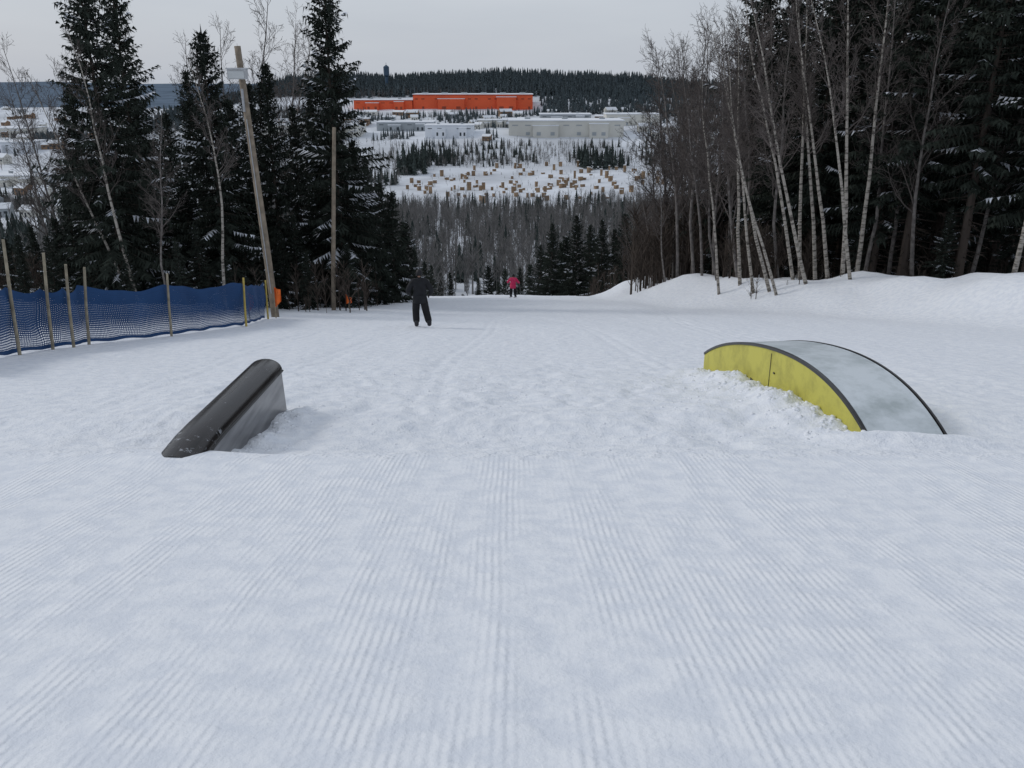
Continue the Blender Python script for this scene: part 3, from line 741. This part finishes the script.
x,y2=cen(11.75,0); a.box((x-.006,y2,-2.46),(.012,.12,.07),0)
a.obj('seam_and_latch',[M_black],parent=e)

# loose snow lumps beside the features
rs=random.Random(3); a=MB()
def lump(x,y,r):
    z=hz(x,y)-r*.25; n=len(a.v)
    for i in range(5):
        for k in range(7):
            t=i/4*math.pi; p=k/7*6.283; q=r*rs.uniform(.75,1.15)
            a.v.append((x+math.sin(t)*math.cos(p)*q,y+math.sin(t)*math.sin(p)*q,z+math.cos(t)*q*.7))
    for i in range(4):
        for k in range(7): a.f.append([n+i*7+k,n+(i+1)*7+k,n+(i+1)*7+(k+1)%7,n+i*7+(k+1)%7]); a.m.append(0)
for i in range(220):
    y=rs.uniform(8.5,13.5); x=3.3+(13.9-y)*.1-abs(rs.gauss(.15,.4)); lump(x,y,rs.uniform(.012,.05))
for i in range(80):
    y=rs.uniform(7.7,10); x=-2.75+abs(rs.gauss(.1,.2)); lump(x,y,rs.uniform(.01,.035))
for i in range(320): lump(rs.uniform(-2.6,3.4),rs.uniform(7.5,13.5),rs.uniform(.008,.028))
a.obj('snow_lumps',[simple('loose_snow_mat',(.81,.835,.875),.9,.04,3,spec=.1)],True)

# ------------------------------------------------------------------ people
def skin(name,verts,edges,radii,mats,roots=(0,),lv=2,parent=None,assign=None):
    me=bpy.data.meshes.new(name+'_s'); me.from_pydata(verts,edges,[]); o=bpy.data.objects.new(name+'_s',me); COL.objects.link(o)
    sk=o.modifiers.new('k','SKIN'); sk.use_smooth_shade=True
    for i,r in enumerate(radii):
        rr=r if isinstance(r,tuple) else (r,r); me.skin_vertices[0].data[i].radius=rr; me.skin_vertices[0].data[i].use_root=(i in roots)
    sb=o.modifiers.new('s','SUBSURF'); sb.levels=lv; sb.render_levels=lv
    dg=bpy.context.evaluated_depsgraph_get(); nm=bpy.data.meshes.new_from_object(o.evaluated_get(dg)); nm.name=name
    bpy.data.objects.remove(o)
    nm.materials.clear()
    for m in mats: nm.materials.append(m)
    for p in nm.polygons:
        p.use_smooth=True
        p.material_index=assign(p.center) if assign else 0
    ob=bpy.data.objects.new(name,nm); COL.objects.link(ob); ob.parent=parent; return ob
M_skin=simple('skin_mat',(.5,.3,.22),.6,.08,20)
M_glove=simple('glove_mat',(.02,.02,.022),.7,.2,20)
M_boot=simple('boot_mat',(.03,.03,.035),.5,.2,20)
def person(name,x,y,rz,jacket,pants,hat,pose,skis):
    z=hz(x,y); e=empty(name,(x,y,z),rz); P=pose; K=1.28; e.scale=(1.04,1.04,1.04)
    V=[P['pelvis'],P['waist'],P['chest'],P['neck']]; Rr=[(.20,.16),(.20,.155),(.225,.165),(.07,.07)]
    E=[(0,1),(1,2),(2,3)]
    for s in('l','r'):
        b=len(V); V+=[P['sh'+s],P['el'+s],P['wr'+s]]; Rr+=[.10*K*.9,.078*K*.9,.052*K*.9]; E+=[(2,b),(b,b+1),(b+1,b+2)]
        b=len(V); V+=[P['hip'+s],P['kn'+s],P['an'+s]]; Rr+=[.115*K,.092*K,.088*K]; E+=[(0,b),(b,b+1),(b+1,b+2)]
    hem=P['pelvis'][2]-.07
    def asg(c):
        arm=abs(c.x)>.23
        return 0 if (c.z>hem or (arm and c.z>.7)) else 1
    skin('body',V,E,Rr,[jacket,pants],parent=e,assign=asg)
    px,py,pz=P['pelvis']; a=MB(); a.tube([(px,py,pz+.10),(px,py,pz-.02),(px,py,pz-.15),(px,py,pz-.155)],[.18,.205,.215,.18],16); a.obj('jacket_hem',[jacket],True,e)
    for s in('l','r'):
        ax,ay,az=P['an'+s]
        skin('boot_'+s,[(ax,ay-.04,az-.02),(ax,ay-.02,az+.13),(ax,ay+.10,az-.04),(ax,ay+.20,az-.05)],[(0,1),(0,2),(2,3)],[(.075,.07),(.08,.08),(.06,.05),(.05,.04)],[M_boot],parent=e)
        wx,wy,wz=P['wr'+s]; ex,ey,ez=P['el'+s]; d=(Vector((wx,wy,wz))-Vector((ex,ey,ez))).normalized()
        sd=Vector((0,0,1)).cross(d); sd=sd.normalized() if sd.length>.1 else Vector((0,1,0)); up=d.cross(sd).normalized()
        w=Vector((wx,wy,wz)); vs=[w,w+d*.05,w+d*.085]; es=[(0,1),(1,2)]; rr=[(.036,.03),(.045,.026),(.042,.024)]; rt=[0]
        inn=-1 if s=='r' else 1
        for k,(off,L) in enumerate([(-.033,.055),(-.011,.068),(.011,.064),(.033,.05)]):
            b=len(vs); base=w+d*.08+up*off
            vs+=[base,base+d*L*.5-sd*inn*.004,base+d*L*.85-sd*inn*.028]; es+=[(b,b+1),(b+1,b+2)]; rr+=[.012,.011,.009]; rt.append(b)
        b=len(vs); base=w+d*.03+up*.03; vs+=[base,base+up*.03+d*.03,base+up*.035+d*.065]; es+=[(b,b+1),(b+1,b+2)]; rr+=[.014,.012,.010]; rt.append(b)
        skin('glove_'+s,[tuple(q) for q in vs],es,rr,[M_glove],roots=rt,lv=1,parent=e)
    hx,hy,hzz=P['head']; hd=empty('head',(hx,hy,hzz)); hd.parent=e; hd.rotation_euler=(P.get('nod',0),0,0)
    v=[];f=[];nu,nv=16,12
    for i in range(nv+1):
        t=math.pi*i/nv
        for k in range(nu):
            p=2*math.pi*k/nu; X=math.sin(t)*math.cos(p)*.077; Y=math.sin(t)*math.sin(p)*.098; Z=math.cos(t)*.118
            if Z<-.02: sc=1-.28*((-Z-.02)/.1); X*=sc
            v.append((X,Y,Z))
    for i in range(nv):
        for k in range(nu): f.append([i*nu+k,(i+1)*nu+k,(i+1)*nu+(k+1)%nu,i*nu+(k+1)%nu])
    mesh_obj('face',v,f,[M_skin],smooth=True,parent=hd)
    skin('nose',[(0,.092,.01),(0,.113,-.022),(0,.098,-.03)],[(0,1),(1,2)],[.008,.013,.012],[M_skin],parent=hd,lv=1)
    a=MB()
    for sx in(-1,1): a.tube([(sx*.03-.012,.089,.006),(sx*.03,.094,.008),(sx*.03+.012,.089,.006)],[.003,.008,.003],8,0)
    a.tube([(-.022,.088,-.055),(0,.094,-.056),(.022,.088,-.055)],[.002,.005,.002],6,1); a.obj('eyes_and_mouth',[M_win,simple('lips_mat',(.4,.15,.12),.6,.05,9)],True,hd)
    for sx in(-1,1): skin('ear',[(sx*.077,0,.02),(sx*.084,-.008,-.005),(sx*.078,0,-.03)],[(0,1),(1,2)],[.012,.014,.009],[M_skin],parent=hd,lv=1)
    v=[];f=[]
    for i in range(8):
        t=math.pi*.66*i/7
        for k in range(nu):
            p=2*math.pi*k/nu; cutf=1.0 if math.sin(p)<.2 else .72
            tt=t*cutf; v.append((math.sin(tt)*math.cos(p)*.102,math.sin(tt)*math.sin(p)*.122-.004,math.cos(tt)*.142+.004))
    for i in range(7):
        for k in range(nu): f.append([i*nu+k,(i+1)*nu+k,(i+1)*nu+(k+1)%nu,i*nu+(k+1)%nu])
    o=mesh_obj('helmet',v,f,[hat],smooth=True,parent=hd); sm=o.modifiers.new('s','SOLIDIFY'); sm.thickness=.012
    skin('collar',[(P['neck'][0],P['neck'][1],P['neck'][2]-.06),(P['neck'][0],P['neck'][1]+.01,P['neck'][2]+.05)],[(0,1)],[.10,.085],[jacket],parent=e)
    if skis:
        for s in('l','r'):
            ax,ay,az=P['an'+s]; v=[];f=[]
            for j in range(12):
                yv=-.75+1.6*j/11; zt=-yv*.22+ (0.0 if yv<.65 else (yv-.65)**2*2.5)+.02; w=.04 if 1<j<10 else .045
                if j==11: w=.015
                v+=[(ax-w,ay+yv,zt),(ax+w,ay+yv,zt),(ax+w,ay+yv,zt+.015),(ax-w,ay+yv,zt+.015)]
            for j in range(11):
                for k2 in range(4): f.append([j*4+k2,j*4+(k2+1)%4,(j+1)*4+(k2+1)%4,(j+1)*4+k2])
            f.append([3,2,1,0]); mesh_obj('ski_'+s,v,f,[M_black],parent=e)
            w=Vector(P['wr'+s])+Vector((0,.07,-.01)); sg=-1 if s=='l' else 1
            a=MB(); a.tube([w+Vector((0,.02,.06)),w+Vector((0,0,0)),w+Vector((sg*.12,-.28,-.80))],[.014,.011,.006],6); bp=w+Vector((sg*.11,-.26,-.74)); a.tube([bp,bp+Vector((0,0,.012))],[.04,.045],8)
            a.obj('pole_'+s,[M_metal],True,e)
    return e
M_bj=simple('black_jacket_mat',(.014,.015,.018),.8,.25,9,bump=.4); M_bp=simple('black_trousers_mat',(.012,.012,.014),.85,.25,9,bump=.4)
M_pk=simple('pink_jacket_mat',(.58,.03,.11),.7,.15,9); M_hat=simple('black_helmet_mat',(.012,.012,.014),.5,.1,9)
poseA=dict(pelvis=(0,0,.93),waist=(0,.01,1.08),chest=(0,.05,1.33),neck=(0,.10,1.50),head=(0,.13,1.64),nod=-.2,
  shl=(-.20,.05,1.41),ell=(-.36,.0,1.15),wrl=(-.30,.20,.98),shr=(.20,.05,1.41),elr=(.37,-.04,1.14),wrr=(.30,.15,.97),
  hipl=(-.10,0,.86),knl=(-.14,.10,.48),anl=(-.13,-.02,.10),hipr=(.10,0,.86),knr=(.18,.02,.46),anr=(.26,-.14,.13))
person('skier_in_black',xat(421,26.4),26.4,.12,M_bj,M_bp,M_hat,poseA,False)
poseB=dict(pelvis=(0,-.08,.85),waist=(0,-.03,1.0),chest=(0,.08,1.22),neck=(0,.14,1.38),head=(0,.19,1.50),nod=-.2,
  shl=(-.20,.08,1.30),ell=(-.36,.06,1.08),wrl=(-.42,.28,1.0),shr=(.20,.08,1.30),elr=(.36,.06,1.08),wrr=(.42,.28,1.0),
  hipl=(-.10,-.08,.80),knl=(-.15,.12,.46),anl=(-.16,-.02,.12),hipr=(.10,-.08,.80),knr=(.15,.12,.46),anr=(.16,-.02,.12))
person('skier_in_pink',xat(513,61),61,-.1,M_pk,M_bp,M_hat,poseB,True)

# ------------------------------------------------------------------ light, world, camera
SE,SA=R(34),R(-68)
sd=Vector((math.sin(SA)*math.cos(SE),math.cos(SA)*math.cos(SE),math.sin(SE)))
l=bpy.data.lights.new('sun','SUN'); l.energy=.95; l.angle=R(14); l.color=(1,.97,.93)
lo=bpy.data.objects.new('sun',l); COL.objects.link(lo); lo.rotation_euler=sd.to_track_quat('Z','Y').to_euler(); lo.location=(0,0,60)
w=bpy.data.worlds.new('World'); scene.world=w; w.use_nodes=True; nt=w.node_tree; bg=nt.nodes['Background']
sky=nt.nodes.new('ShaderNodeTexSky'); sky.sky_type='NISHITA'; sky.sun_disc=False; sky.sun_elevation=SE; sky.sun_rotation=SA
sky.air_density=1; sky.dust_density=2
tc=nt.nodes.new('ShaderNodeTexCoord'); mp=nt.nodes.new('ShaderNodeMapping'); mp.inputs['Scale'].default_value=(1,1,5)
no=nt.nodes.new('ShaderNodeTexNoise'); no.inputs['Scale'].default_value=1.6; no.inputs['Detail'].default_value=5
nt.links.new(tc.outputs['Generated'],mp.inputs[0]); nt.links.new(mp.outputs[0],no.inputs['Vector'])
cr=nt.nodes.new('ShaderNodeValToRGB'); cr.color_ramp.elements[0].position=.3; cr.color_ramp.elements[1].position=.7
cr.color_ramp.elements[0].color=(4.8,5.25,6.05,1); cr.color_ramp.elements[1].color=(6.0,6.4,7.05,1)
nt.links.new(no.outputs['Fac'],cr.inputs[0])
mix=nt.nodes.new('ShaderNodeMix'); mix.data_type='RGBA'; mix.inputs[0].default_value=.88
nt.links.new(sky.outputs[0],mix.inputs[6]); nt.links.new(cr.outputs[0],mix.inputs[7]); nt.links.new(mix.outputs[2],bg.inputs['Color'])
bg.inputs['Strength'].default_value=.098
c=bpy.data.cameras.new('camera'); co=bpy.data.objects.new('camera',c); COL.objects.link(co)
c.sensor_width=36; c.lens=36*850/1024; c.clip_end=20000; c.clip_start=.05
co.location=(0,0,EYE); co.rotation_euler=(R(90-19.7),0,0); scene.camera=co
